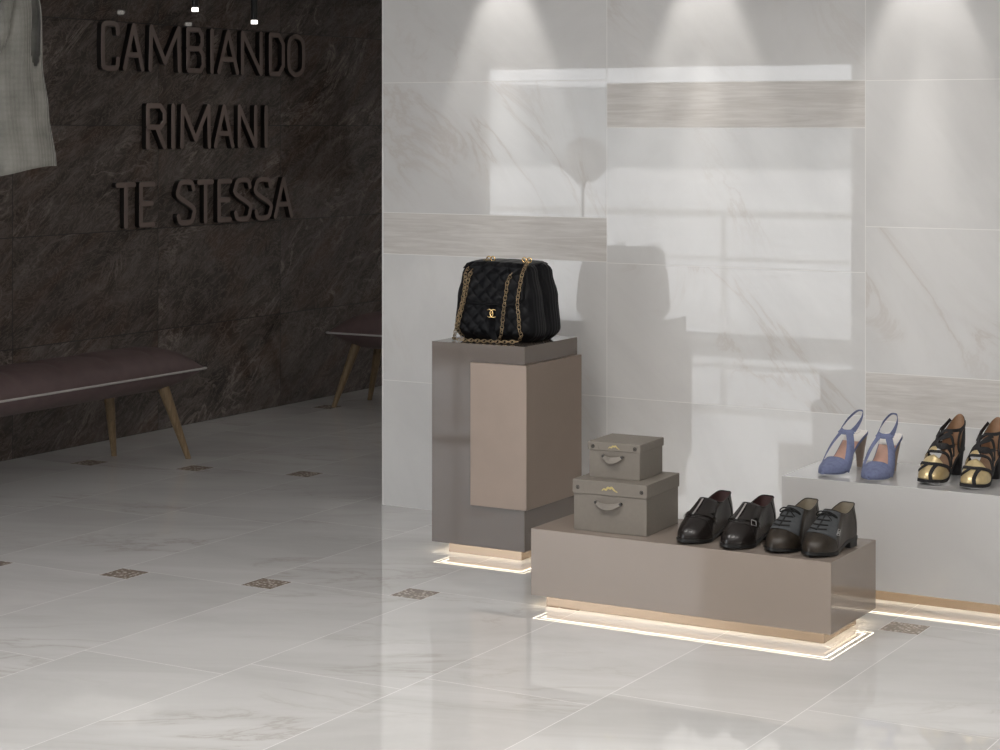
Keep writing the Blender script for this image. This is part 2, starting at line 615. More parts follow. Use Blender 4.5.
b.box(WIN[0], WIN[1], FY - 0.13, FY - 0.08, WIN[3] - 0.04, WIN[3])
tag(b.build('window_1', M['trim_white']), kind='structure')

b = MB()
b.box(X0 - 0.2, X1 + 0.2, FY - 0.2, Y1 + 0.2, CEIL, CEIL + 0.15)
b.box(PXW - 0.2, X1 + 0.2, Y0 - 0.2, FY - 0.2, CEIL, CEIL + 0.15)
tag(b.build('ceiling', M['plaster']), kind='structure')
b = MB()
b.box(WX - 0.2, X1 + 0.2, Y1, Y1 + 0.2, 0, CEIL)
tag(b.build('wall_far', M['plaster']), kind='structure')
b = MB()
b.box(X1, X1 + 0.2, Y0, Y1, 0, CEIL)
tag(b.build('wall_right', M['plaster']), kind='structure')
b = MB()
b.box(PXW - 0.2, X1 + 0.2, Y0 - 0.2, Y0, 0, CEIL)
tag(b.build('wall_entrance', M['plaster']), kind='structure')

# outside the storefront (seen mirrored in the polished wall)
b = MB()
b.box(-90, PXW - 0.2, -90, FY - 0.2, -0.2, -0.02)
tag(b.build('pavement', M['pavement']), kind='structure')
b = MB()
for z in (0.50, 0.92):
    b.box(-20, -4, -2.03, -1.97, z, z + (0.04 if z < .9 else 0.07))
for k in range(9):
    b.box(-20 + 2 * k, -19.95 + 2 * k, -2.025, -1.975, -0.02, 0.92)
tag(b.build('terrace_railing', M['pale_stone'], bevel=0.004), 'pale terrace railing outside the storefront window', 'railing')
b = MB()
rng = random.Random(3)
x = -80
while x < -5:
    wd = rng.uniform(2, 5)
    b.box(x, x + wd, -72, -66, -0.02, rng.uniform(2.9, 4.0))
    x += wd
tag(b.build('skyline', M['hedge']), kind='structure')

# ------------------------------------------------------------------ ceiling fixtures: added fill panels and wall downlights
for i, (x, y) in enumerate(FILL_PANELS + [q[:2] for q in BACK_FILL]):
    t = thing('fill_panel', 'unseen rectangular fill light panel added on the ceiling', 'ceiling light', (x, y, CEIL), 0, 'added fill panels on the ceiling')
    b = MB()
    for q in ((-.62, -.6, -.32, .32), (.6, .62, -.32, .32), (-.6, .6, -.32, -.3), (-.6, .6, .3, .32)):
        b.box(q[0], q[1], q[2], q[3], -0.05, 0)
    b.build('frame', M['trim_white'], t)
    boxo('diffuser', M['diffuser'], t, -.6, .6, -.3, .3, -0.022, -0.002, 0)
for (x, y) in WASH:
    t = thing('downlight', 'small round downlight in the ceiling in front of the white wall', 'downlight', (x, y, CEIL), 0, 'downlights along the white wall')
    b = MB()
    b.tube([(0, 0, -0.05), (0, 0, -0.002)], 0.05, 20, cap=False)
    b.tube([(0, 0, -0.05), (0, 0, -0.002)], 0.056, 20, cap=False)
    b.build('ring', M['trim_white'], t, True)

# two slim pendant spotlights in front of the dark wall
PEND = [(-7.464, 9.25, 2.475, 'black pendant spotlight hanging above the M of the top word'),
        (-7.49, 9.85, 2.43, 'black pendant spotlight hanging above the second A of the top word')]
for x, y, z, lab in PEND:
    t = thing('pendant_spotlight', lab, 'pendant light', (x, y, z), 0, 'pendant spotlights by the dark wall')
    b = MB()
    b.tube([(0, 0, 0.012), (0, 0, 0.30)], 0.020, 20)
    b.build('lamp_body', M['black_metal'], t, True, angle=40)
    b = MB()
    b.tube([(0, 0, -0.012), (0, 0, 0.010)], 0.0195, 20)
    b.build('lens', M['led_spot'], t, True, angle=40)
    b = MB()
    b.tube([(0, 0, 0.30), (0, 0, CEIL - z)], 0.004, 8)
    b.build('cable', M['black_metal'], t)
    light('pendant_lamp_light', 'SPOT', (x, y, z - 0.02), (0, 0, 0), 2.0, (1, 0.95, 0.88), spot_size=R(80), spot_blend=0.5, shadow_soft_size=0.025)

# ------------------------------------------------------------------ letters on the dark wall
G = {
    'C': [[(1, .80), (1, .86), (.86, 1), (.14, 1), (0, .86), (0, .14), (.14, 0), (.86, 0), (1, .14), (1, .20)]],
    'A': [[(0, 0), (.5, 1), (1, 0)], [(.18, .32), (.82, .32)]],
    'M': [[(0, 0), (.03, 1), (.5, .18), (.97, 1), (1, 0)]],
    'B': [[(0, 0), (0, 1), (.75, 1), (.95, .86), (.95, .66), (.75, .54), (0, .54)], [(.75, .54), (1, .40), (1, .14), (.8, 0), (0, 0)]],
    'I': [[(.5, 0), (.5, 1)]],
    'N': [[(0, 0), (0, 1), (1, 0), (1, 1)]],
    'D': [[(0, 0), (0, 1), (.65, 1), (1, .78), (1, .22), (.65, 0), (0, 0)]],
    'O': [[(.5, 1), (.14, .92), (0, .74), (0, .26), (.14, .08), (.5, 0), (.86, .08), (1, .26), (1, .74), (.86, .92), (.5, 1)]],
    'R': [[(0, 0), (0, 1), (.75, 1), (1, .85), (1, .62), (.75, .48), (0, .48)], [(.5, .48), (1, 0)]],
    'T': [[(0, 1), (1, 1)], [(.5, 1), (.5, 0)]],
    'E': [[(1, 0), (0, 0), (0, 1), (1, 1)], [(0, .52), (.85, .52)]],
    'S': [[(1, .84), (.84, 1), (.2, 1), (0, .84), (.02, .66), (.98, .36), (1, .16), (.8, 0), (.16, 0), (0, .16)]],
}
ROUND = set('COS')
SW = 0.032
LD = 0.035
ROWS = [
    ('CAMBIANDO', 'top word CAMBIANDO', 2.112, 2.392, [(8.703, 8.86), (8.887, 9.075), (9.113, 9.408), (9.457, 9.628), (9.686, 9.72), (9.754, 9.969), (9.989, 10.21), (10.277, 10.443), (10.474, 10.665)]),
    ('RIMANI', 'middle word RIMANI', 1.657, 1.930, [(9.09, 9.269), (9.318, 9.351), (9.401, 9.69), (9.72, 9.921), (9.957, 10.153), (10.227, 10.269)]),
    ('TESTESSA', 'bottom line TE STESSA', 1.204, 1.472, [(8.825, 9.001), (9.029, 9.172), (9.368, 9.541), (9.559, 9.72), (9.755, 9.897), (9.921, 10.096), (10.128, 10.308), (10.328, 10.533)]),
]
ORD = ['first', 'second', 'third', 'fourth', 'fifth', 'sixth', 'seventh', 'eighth', 'ninth']


def bar(b, path, r, d, x0, closed=False):
    """one rounded-end bar of width 2r swept along a (y, z) path, standing off the wall plane x = x0 by d"""
    P = [Vector((0, q[0], q[1])) for q in path]
    m = len(P)
    L, Rr = [], []
    for i in range(m):
        if closed:
            t = (P[(i + 1) % m] - P[i - 1]).normalized()
        else:
            t = (P[min(i + 1, m - 1)] - P[max(i - 1, 0)]).normalized()
        nrm = Vector((0, -t.z, t.y))
        L.append((P[i], nrm))
        Rr.append((P[i], -nrm))
    if closed:
        for (A, B_) in ((L, Rr),):
            rows = []
            for i in list(range(m)) + [0]:
                c, nn = A[i]
                prof = [c + nn * r, c + nn * r + Vector((d - .003, 0, 0)), c + nn * r * .84 + Vector((d, 0, 0)),
                        c - nn * r * .84 + Vector((d, 0, 0)), c - nn * r + Vector((d - .003, 0, 0)), c - nn * r]
                rows.append([q + Vector((x0, 0, 0)) for q in prof])
            b.grid([q[1:5] for q in rows])
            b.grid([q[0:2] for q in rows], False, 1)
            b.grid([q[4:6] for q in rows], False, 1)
        return
    # outline: right side forward, end cap, left side back, start cap
    ring = [(c, nn) for c, nn in Rr]
    te = (P[-1] - P[-2]).normalized()
    ne = Vector((0, -te.z, te.y))
    ring += [(P[-1], (-ne) * math.cos(PI * k / 8) + te * math.sin(PI * k / 8)) for k in range(1, 8)]
    ring += list(reversed(L))
    ts = (P[1] - P[0]).normalized()
    ns = Vector((0, -ts.z, ts.y))
    ring += [(P[0], ns * math.cos(PI * k / 8) - ts * math.sin(PI * k / 8)) for k in range(1, 8)]
    rows = []
    for dx, s in ((0, 1), (d - .003, 1), (d, .84)):
        rows.append([c + nn * (r * s) + Vector((x0 + dx, 0, 0)) for c, nn in ring])
    n = len(ring)
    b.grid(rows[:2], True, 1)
    b.grid(rows[1:], True)
    # front face as quads across the bar so that long bends stay clean
    base = len(b.v)
    front = [rows[2][k] for k in range(n)]
    fs = []
    for i in range(m - 1):
        l0 = m + 7 + (m - 1 - i)
        l1 = m + 7 + (m - 2 - i)
        fs.append((i, i + 1, l1, l0))
    fs.append(tuple(range(m - 1, m + 8)))
    fs.append(tuple(list(range(2 * m + 6, 2 * m + 14)) + [0]))
    b.add(front, fs)


def strokes(b, pts, r, d, x0, smooth, k0):
    """k0 counts the bars of a letter: each stands a hair further out, as overlapped metal strips do"""
    if smooth:
        closed = pts[0] == pts[-1]
        q = catmull([(0, y, z) for y, z in (pts[:-1] if closed else pts)], 6, closed)
        bar(b, [(v.y, v.z) for v in q], r, d + k0 * .0007, x0, closed)
        return k0 + 1
    for a, c in zip(pts, pts[1:]):
        bar(b, [a, ((a[0] + c[0]) / 2, (a[1] + c[1]) / 2), c], r, d + k0 * .0007, x0)
        k0 += 1
    return k0


for word, phrase, z0, z1, spans in ROWS:
    for k, (ch, (ya, yb)) in enumerate(zip(word, spans)):
        ya, yb = ya + .018, yb + .018
        r = SW / 2
        ya2, yb2 = ya + r, yb - r
        if ch == 'I':
            ya2 = yb2 = (ya + yb) / 2
        b = MB()
        k0 = 0
        for st in G[ch]:
            pts = [(ya2 + (yb2 - ya2) * q[0], z0 + r + (z1 - z0 - 2 * r) * q[1]) for q in st]
            k0 = strokes(b, pts, r, LD, WX + 0.0005, ch in ROUND, k0)
        o = b.build('letter', [M['letter'], M['letter_side_shade']], None)
        n = ORD[k]
        if word == 'TESTESSA':
            w2, n2 = ('TE', k) if k < 2 else ('STESSA', k - 2)
            lab = 'brown raised letter %s, %s of %s in the bottom line on the dark wall' % (ch, ORD[n2], w2)
        else:
            lab = 'brown raised letter %s, %s of the %s on the dark wall' % (ch, n, phrase)
        tag(o, lab, 'letter', 'raised letters on the dark wall')

# ------------------------------------------------------------------ benches along the dark wall


def make_bench(loc, rz, label, ext=0.0, inset=0.0):
    """local x = along the bench, y = across, end at x = +1.05"""
    t = thing('bench', label, 'bench', loc, rz, 'leather benches by the dark wall')
    HL, HW, ZS = 1.05, 0.23, 0.478
    NU, NV = 150, 34

    def h(u, v, H):
        x, y = u * HL, v * HW
        dx = HL - abs(x)
        dy = HW - abs(y)
        a = 1 - (1 - min(dx / 0.30, 1)) ** 2.4
        c = 1 - (1 - min(dy / 0.20, 1)) ** 2.4
        return H * max(a, 0) ** 0.7 * max(c, 0) ** 0.6

    for nm, H, sgn in (('cushion', 0.125, 1), ('underside', 0.105, -1)):
        b = MB()
        rows = []
        for i in range(NU + 1):
            u = math.sin((i / NU - 0.5) * PI)
            row = []
            for j in range(NV + 1):
                v = math.sin((j / NV - 0.5) * PI)
                x, y = u * HL, v * HW
                hh = h(u, v, H)
                if sgn > 0:
                    g = min(abs(((x + 0.175) % 0.35) - 0.175), 0.05) / 0.05
                    hh *= 0.86 + 0.14 * g ** 0.5
                    hh += 0.004 * mnoise.noise(Vector((x * 7, y * 9, 1.3))) * min(1, hh / 0.03)
                row.append((x, y, ZS + sgn * hh))
            rows.append(row)
        b.grid(rows)
        b.build(nm, M['leather_bench'], t, True)
    b = MB()
    pr = [(-HL, -HW), (HL, -HW), (HL, HW), (-HL, HW)]
    pts = []
    for (ax, ay), (bx, by) in zip(pr, pr[1:] + pr[:1]):
        for k in range(24):
            q = 0.01 + 0.98 * k / 23
            pts.append((ax + (bx - ax) * q, ay + (by - ay) * q, ZS))
    b.tube(pts, 0.0065, 6, True)
    b.build('piping', M['piping'], t, True)
    for sx in (1, -1):
        for sy in (-1, 1):
            b = MB()
            back = ext - (inset if sx > 0 and sy > 0 else 0.0)
            top = Vector((sx * (0.79 + back), sy * 0.13, ZS - 0.055))
            bot = Vector((sx * (0.925 + back), sy * 0.205, 0))
            pts = [top.lerp(bot, k / 8) for k in range(9)]
            b.tube(pts, [0.033 - 0.018 * k / 8 for k in range(9)], 14)
            b.build('leg', M['leg_wood'], t, True, angle=50)
    return t


make_bench((-7.145, 7.62, 0), R(90), 'long brown leather bench in front of the dark wall, cut off by the left edge', 0.0, 0.13)
make_bench((-6.40, 10.78, 0), 0, 'brown leather bench mostly hidden behind the white wall, one end showing', 0.085)

# ------------------------------------------------------------------ clothes hanging at the left


def make_jacket(loc, rz, label, cloth, name='jacket', rows_z=None):
    t = thing(name, label, 'jacket', loc, rz, 'garments hanging by the dark wall')
    # z here is height above the hem
    zt = 0.93
    NZ, NA = 60, 96
    rows = []
    for i in range(NZ + 1):
        z = zt * i / NZ
        hw = lerp_tab([(0, .285), (.25, .255), (.46, .232), (.68, .236), (.80, .225), (.86, .16), (.93, .07)], z)
        hd = lerp_tab([(0, .12), (.3, .10), (.6, .11), (.8, .09), (.93, .06)], z)
        row = []
        for k in range(NA):
            a = 2 * PI * k / NA
            ca, sa = math.cos(a), math.sin(a)
            x = hw * math.copysign(abs(ca) ** 0.8, ca)
            y = hd * math.copysign(abs(sa) ** 0.8, sa)
            fold = 0.012 * math.sin(5 * a + 1.1) * (1 - z / zt) + 0.006 * math.sin(9 * a + 4 * z)
            x += fold * ca
            y += fold * sa * 1.4
            dz = -0.035 * max(0, -sa) * (1 - abs(ca)) if i == 0 else 0
            dz += 0.02 * (1 - z / zt) * (abs(ca) - 0.5)
            row.append((x, y, z + dz))
        rows.append(row)
    b = MB()
    vs = [q for r in rows for q in r]
    fs = []
    for i in range(NZ):
        z = zt * (i + 0.5) / NZ
        for k in range(NA):
            a = 2 * PI * (k + 0.5) / NA
            ca, sa = math.cos(a), math.sin(a)
            # armholes at both sides above z = .46
            if z > 0.455 and z < 0.82:
                w_ = 0.10 * min(1, (z - 0.455) / 0.08 + 0.25)
                aa = min(abs(a + 0.26), abs(a - 2 * PI + 0.26))
                if aa < w_ * 2.2 or abs(a - PI - 0.26) < w_ * 2.2:
                    continue
            # front opening (V shaped)
            if sa < 0:
                x = rows[i][k][0]
                lim = lerp_tab([(0.30, -0.01), (0.62, 0.05), (0.93, 0.16)], z)
                if -lim < x < lim and z > 0.36:
                    continue
            k2 = (k + 1) % NA
            fs.append((i * NA + k, i * NA + k2, (i + 1) * NA + k2, (i + 1) * NA + k))
    b.add(vs, fs)
    o = b.build('body', cloth, t, True)
    md = o.modifiers.new('thickness', 'SOLIDIFY')
    md.thickness = 0.006
    # lapels: folded flaps along the opening
    for s in (1, -1):
        b = MB()
        rows2 = []
        for i in range(15):
            z = 0.36 + 0.46 * i / 14
            lim = lerp_tab([(0.30, -0.01), (0.62, 0.05), (0.93, 0.16)], z)
            x0_ = max(lim, 0.0)
            wd = 0.075 * math.sin(PI * min(1, (i + 0.5) / 15) ** 1.3)
            hd = lerp_tab([(0, .12), (.3, .10), (.6, .11), (.8, .09), (.93, .06)], z)
            rows2.append([(s * (x0_ + wd * q), -hd * (1.0 - 0.25 * ((x0_ + wd * q) / 0.24) ** 2) - 0.012 - 0.012 * math.sin(PI * q), z) for q in (0, .33, .66, 1)])
        b.grid(rows2)
        o = b.build('lapel', cloth, t, True)
        md = o.modifiers.new('thickness', 'SOLIDIFY')
        md.thickness = 0.004
    return t


def make_hanger(loc, rz, label, ztop):
    t = thing('coat_hanger', label, 'hanger', loc, rz, 'hangers with garments')
    b = MB()
    b.tube(catmull([(-.20, 0, -.07), (-.12, 0, -.03), (0, 0, 0.0), (.12, 0, -.03), (.20, 0, -.07)], 6), 0.010, 10)
    b.build('bar', M['black_metal'], t, True)
    b = MB()
    arc = [(0.0145 * math.cos(a), 0, ztop + 0.0145 * math.sin(a)) for a in [R(-20 + 20 * k) for k in range(11)]]
    b.tube([(0, 0, 0), (0, 0, ztop - 0.06), (0.008, 0, ztop - 0.03)] + arc, 0.003, 8)
    b.build('hook', M['steel'], t, True)
    return t


RZ = R(30)
make_jacket((-6.514, 6.617, 1.605), RZ, 'light grey woven sleeveless jacket hanging at the left edge of the view', M['tweed'])
make_hanger((-6.514, 6.617, 1.605 + 0.86), RZ, 'black hanger carrying the light grey jacket', 0.255)
make_jacket((-6.25, 12.95, 1.40), R(-30), 'dark jacket hanging behind the white wall, seen mirrored in the dark stone', M['dark_cloth'])
make_hanger((-6.25, 12.95, 1.40 + 0.86), R(-30), 'black hanger carrying the dark jacket behind the white wall', 0.46)
for (px, py, hook, rz, lab) in ((-6.514, 6.617, 2.72, RZ, 'thin steel hanging rail carrying the light grey jacket'), (-6.25, 12.95, 2.72, R(-30), 'thin steel hanging rail behind the white wall')):
    t = thing('clothes_rail', lab, 'clothes rail', (px, py, 0), rz + R(90))
    b = MB()
    b.tube([(-0.5, 0, hook), (0.5, 0, hook)], 0.010, 10)
    b.build('rail', M['steel'], t, True, angle=50)
    for s in (-0.45, 0.45):
        b = MB()
        b.tube([(s, 0, hook), (s, 0, CEIL)], 0.006, 10)
        b.build('rod', M['steel'], t, True, angle=50)
# trousers under the jacket
t = thing('trousers', 'dark navy trousers hanging below the light grey jacket', 'trousers', (-6.72, 6.55, 0.60), RZ)
for s in (-1, 1):
    rows = []
    for i in range(31):
        z = 0.95 * i / 30
        hw = lerp_tab([(0, .085), (.5, .10), (.95, .13)], z)
        cx = s * lerp_tab([(0, .10), (.55, .105), (.95, .085)], z)
        rows.append([(cx + hw * math.cos(a) * (1 + 0.04 * math.sin(3 * a + z * 6)), 0.05 * math.sin(a), z) for a in [2 * PI * k / 32 for k in range(32)]])
    b = MB()
    b.grid(rows, True, 0, True, True)
    b.build('trouser_leg', M['navy'], t, True)
b = MB()
b.tube([(-0.2, 0, 0.93), (0.2, 0, 0.93)], 0.02, 12)
b.build('waistband', M['navy'], t, True, angle=50)
for s in (-1, 1):
    b = MB()
    b.tube([(s * 0.15, 0, 0.94), (s * 0.04, 0, 1.79)], 0.002, 6)
    b.build('hanging_loop', M['navy'], t)

# ------------------------------------------------------------------ display furniture
UB = 0.044    # underside height


def led_ring(t, x0, x1, y0, y1, ins=0.005, wd=0.003):
    b = MB()
    for k, (ins_, wd_) in enumerate(((ins, wd), (0.027, 0.008))):
        a, c, d, e = x0 + ins_, x1 - ins_, y0 + ins_, y1 - ins_
        z0, z1 = UB - 0.0006, UB + 0.002
        b.box(a, c, d, d + wd_, z0, z1)
        b.box(a, c, e - wd_, e, z0, z1)
        b.box(a, a + wd_, d + wd_, e - wd_, z0, z1)
        b.box(c - wd_, c, d + wd_, e - wd_, z0, z1)
    return b.build('led_strip', M['led'], t)


# tall pedestal
px0, px1, py0, py1, pz = -4.533, -4.083, 7.188, 7.645, 0.887
t = thing('pedestal', 'tall glossy taupe pedestal with bronze corner panel carrying the black handbag', 'pedestal')
boxo('body', M['taupe'], t, px0, px1, py0, py1, UB, pz, 0.0015)
b = MB()
x0, x1, y0, y1 = -4.332, px1 + 0.020, py0 - 0.020, 7.648
prof = [(x0, y0), (x1, y0), (x1, y1), (px1 + 0.0005, y1), (px1 + 0.0005, py0 - 0.0005), (x0, py0 - 0.0005)]
b.grid([[(q[0], q[1], 0.219) for q in prof], [(q[0], q[1], 0.813) for q in prof]], True, 0, True, True)
b.build('corner_panel', M['bronze'], t, bevel=0.0012)
boxo('plinth', M['bronze_plinth'], t, px0 + 0.06, px1 - 0.037, py0 + 0.04, py1 - 0.04, 0, UB, 0.001)
led_ring(t, px0, px1, py0, py1)

# low display bench
lx0, lx1, ly0, ly1, lz = -3.694, -2.511, 6.55, 6.998, 0.2925
t = thing('display_platform', 'low glossy greige display platform carrying boxes and dark shoes', 'display platform')
boxo('body', M['bench_taupe'], t, lx0, lx1, ly0, ly1, UB, lz, 0.002)
boxo('plinth', M['bronze_plinth'], t, lx0 + 0.042, lx1 - 0.042, ly0 + 0.043, ly1 - 0.09, 0, UB, 0.001)
led_ring(t, lx0, lx1, ly0, ly1)

# white display bench
wx0, wx1, wy0, wy1, wz = -2.988, -1.30, 7.268, 7.780, 0.443
t = thing('display_platform', 'long glossy white display platform carrying the high heels, cut off by the right edge', 'display platform')
boxo('body', M['white_gloss'], t, wx0, wx1, wy0, wy1, UB, wz, 0.002)
boxo('plinth', M['bronze_plinth'], t, wx0 + 0.042, wx1 - 0.042, wy0 + 0.045, wy1 - 0.06, 0, UB, 0.001)
led_ring(t, wx0, wx1, wy0, wy1)

# ------------------------------------------------------------------ storage boxes


def make_box(loc, rz, W, D, H, lid_h, label):
    t = thing('storage_box', label, 'box', loc, rz, 'taupe storage boxes with lids')
    o = 0.004
    b = MB()
    b.box(-W / 2 + o, W / 2 - o, -D / 2 + o, D / 2 - o, 0.0, H - 0.006)
    body = b.build('body', M['card'], t, bevel=0.0015)
    b = MB()
    b.box(-W / 2, W / 2, -D / 2, D / 2, H - lid_h, H)
    lid = b.build('lid', M['card'], t, bevel=0.002)
    # corner reinforcements with rivets on the lid front
    for s in (-1, 1):
        b = MB()
        b.box(s * (W / 2 - 0.023) - 0.021, s * (W / 2 - 0.023) + 0.021, -D / 2 - 0.0012, -D / 2 + 0.001, H - lid_h + 0.001, H - 0.002)
        b.build('corner_patch', M['card'], lid, bevel=0.0004)
        b = MB()
        zc = H - lid_h * 0.55
        xc = s * (W / 2 - 0.022)
        b.tube([(xc + 0.006 * math.cos(a), -D / 2 - 0.002, zc + 0.006 * math.sin(a)) for a in [2 * PI * k / 14 for k in range(14)]], 0.0014, 6, True)
        b.tube([(xc, -D / 2 - 0.003, zc), (xc, -D / 2, zc)], 0.0026, 8)
        b.build('rivet', M['card_dark'], lid, True)
    # gold squiggle print
    b = MB()
    sc = W / 0.28
    zc = H - lid_h * 0.55
    pts = [(x_ * sc, -D / 2 - 0.0012, zc + z_ * sc) for x_, z_ in ((-.028, -.005), (-.02, .001), (-.013, -.002), (-.006, .006), (.003, .004), (.008, .008), (.015, .002), (.021, -.003), (.03, -.007))]
    pts = catmull(pts, 5)
    b.ribbon(pts, [(0, -1, 0)] * len(pts), [0.0075 * sc * (0.35 + 0.65 * math.sin(PI * (k + .5) / len(pts))) for k in range(len(pts))], 0.0006)
    b.build('gold_emblem', M['gold_print'], lid)
    # sagging leather handle
    hz = H - lid_h - 0.022 * (H / 0.18) - 0.004
    hl = 0.038 if W < 0.24 else 0.050
    pts, nr, wds = [], [], []
    for k in range(21):
        q = k / 20
        x_ = -hl + 2 * hl * q
        sag = -0.012 * math.sin(PI * q)
        out = 0.006 + 0.018 * math.sin(PI * q)
        pts.append((x_ - 0.004, -D / 2 - out + 0.004, hz + sag))
        nr.append((0, -1, 0.15))
        wds.append(0.011 + 0.013 * math.sin(PI * q))
    b = MB()
    b.ribbon(pts, nr, wds, 0.003)
    hd = b.build('handle', M['handle_leather'], t, True, angle=40)
    for s in (-1, 1):
        b = MB()
        b.tube([(s * hl - 0.004, -D / 2 - 0.008, hz), (s * hl - 0.004, -D / 2 + 0.003, hz)], 0.0055, 12)
        b.build('eyelet', M['card_dark'], hd, True, angle=40)
    return t


make_box((-3.404, 6.765, lz + 0.0005), R(2.5), 0.302, 0.305, 0.1885, 0.051, 'larger taupe storage box with sagging leather handle, bottom of the stack')
make_box((-3.416, 6.785, lz + 0.1895), R(2.0), 0.216, 0.215, 0.1335, 0.031, 'smaller taupe storage box on top of the larger box')

# ------------------------------------------------------------------ shoes: a surface spun between sole outline and collar


def closed_sampler(pts, n):
    c = catmull([(q[0], q[1], q[2] if len(q) > 2 else 0) for q in pts], 16, True)
    m = len(c)

    def f(t):
        q = (t % 1.0) * m
        i = int(q) % m
        fr = q - int(q)
        return c[i].lerp(c[(i + 1) % m], fr)
    return f


class ShoeForm:
    """t runs round the foot (0 heel, .25 right side, .5 toe, .75 left side); s runs from sole (0) to collar (1)"""

    def __init__(self, outline, collar, zs, toe_h, side_h, heel_h, toe_pull, side_pull, drop):
        self.o = closed_sampler(outline, 0)
        self.k = closed_sampler(collar, 0)
        self.zs = zs
        self.th, self.sh, self.hh = toe_h, side_h, heel_h
        self.tp, self.sp, self.drop = toe_pull, side_pull, drop

    def P(self, t, s):
        o = self.o(t)
        S0 = Vector((o.x, o.y, self.zs(o.y)))
        K = self.k(t)
        c = -math.cos(2 * PI * t)
        F = max(0, c) ** 1.5
        Hh = max(0, -c) ** 1.5
        sd = 1 - F - Hh
        up = F * self.th + Hh * self.hh + sd * self.sh
        cen = Vector((0, 0.13, 0))
        out = Vector((S0.x - cen.x, (S0.y - cen.y) * 0.3, 0))
        if out.length > 1e-6:
            out.normalize()
        P1 = S0 + Vector((0, 0, up)) + out * 0.006
        pull = F * self.tp + sd * self.sp + Hh * 0.02
        d = Vector((S0.x - K.x, S0.y - K.y, 0))
        P2 = K + d * pull + Vector((0, 0, -(F * self.drop + sd * 0.02 + Hh * 0.03)))
        a, b_ = 1 - s, s
        return S0 * a ** 3 + P1 * (3 * a * a * b_) + P2 * (3 * a * b_ * b_) + K * b_ ** 3

    def N(self, t, s):
        e = 0.004
        s = min(max(s, 0.01), 0.99)
        du = self.P(t + e, s) - self.P(t - e, s)
        dv = self.P(t, min(s + e, 1)) - self.P(t, max(s - e, 0))
        n = du.cross(dv)
        if n.length < 1e-9:
            return Vector((0, 0, 1))
        n.normalize()
        p_ = self.P(t, s)
        if n.dot(p_ - Vector((0, min(max(p_.y, 0.06), 0.2), 0.03))) < 0:
            n = -n
        return n

    def at(self, t, s, off=0.0):
        return self.P(t, s) + self.N(t, s) * off

    def patch(self, b, t0, t1, nt, s0, s1, ns, off=0.0, mi=0):
        """s0 / s1 may be functions of t"""
        rows = []
        for i in range(ns + 1):
            row = []
            for j in range(nt + 1):
                t = t0 + (t1 - t0) * j / nt
                a = s0(t) if callable(s0) else s0
                c = s1(t) if callable(s1) else s1
                s = a + (c - a) * i / ns
                row.append(self.at(t, s, off) if off else self.P(t, s))
            rows.append(row)
        b.grid(rows, False, mi)

    def band(self, b, path, width, th=0.0025, off=0.0015, n=6, mi=0):
        pp = catmull([(q[0], q[1], 0) for q in path], n)
        pts = [self.at(q.x, min(max(q.y, 0), 1), off) for q in pp]
        nr = [self.N(q.x, q.y) for q in pp]
        b.ribbon(pts, nr, width, th, mi)


def sole_mesh(b, form, grow, top, thick):
    N = 64
    rows = []
    for dz, g in ((0, 1.0), (0, grow), (-thick, grow), (-thick, 0.9)):
        row = []
        for k in range(N):
            o = form.o(k / N)
            row.append(Vector((o.x * g, 0.145 + (o.y - 0.145) * (1 + (g - 1) * 0.5), form.zs(o.y) + top + dz)))
        rows.append(row)
    b.grid(rows, True, 0, True, True)


MEN_OUT = [(0, 0), (.028, .010), (.036, .045), (.035, .105), (.043, .165), (.053, .205), (.048, .245), (.031, .284), (.0, .307),
           (-.029, .286), (-.045, .25), (-.050, .205), (-.040, .165), (-.033, .105), (-.034, .045), (-.027, .010)]
MEN_COL = [(0, .004, .134), (.022, .014, .134), (.030, .045, .124), (.032, .075, .115), (.033, .10, .113), (.031, .125, .118), (.024, .145, .126), (.013, .157, .131), (0, .160, .132),
           (-.013, .157, .131), (-.024, .145, .126), (-.031, .125, .118), (-.033, .10, .113), (-.032, .075, .115), (-.030, .045, .124), (-.022, .014, .134)]


def men_zs(y):
    return lerp_tab([(0, .034), (.08, .032), (.16, .016), (.22, .012), (.305, .020)], y)


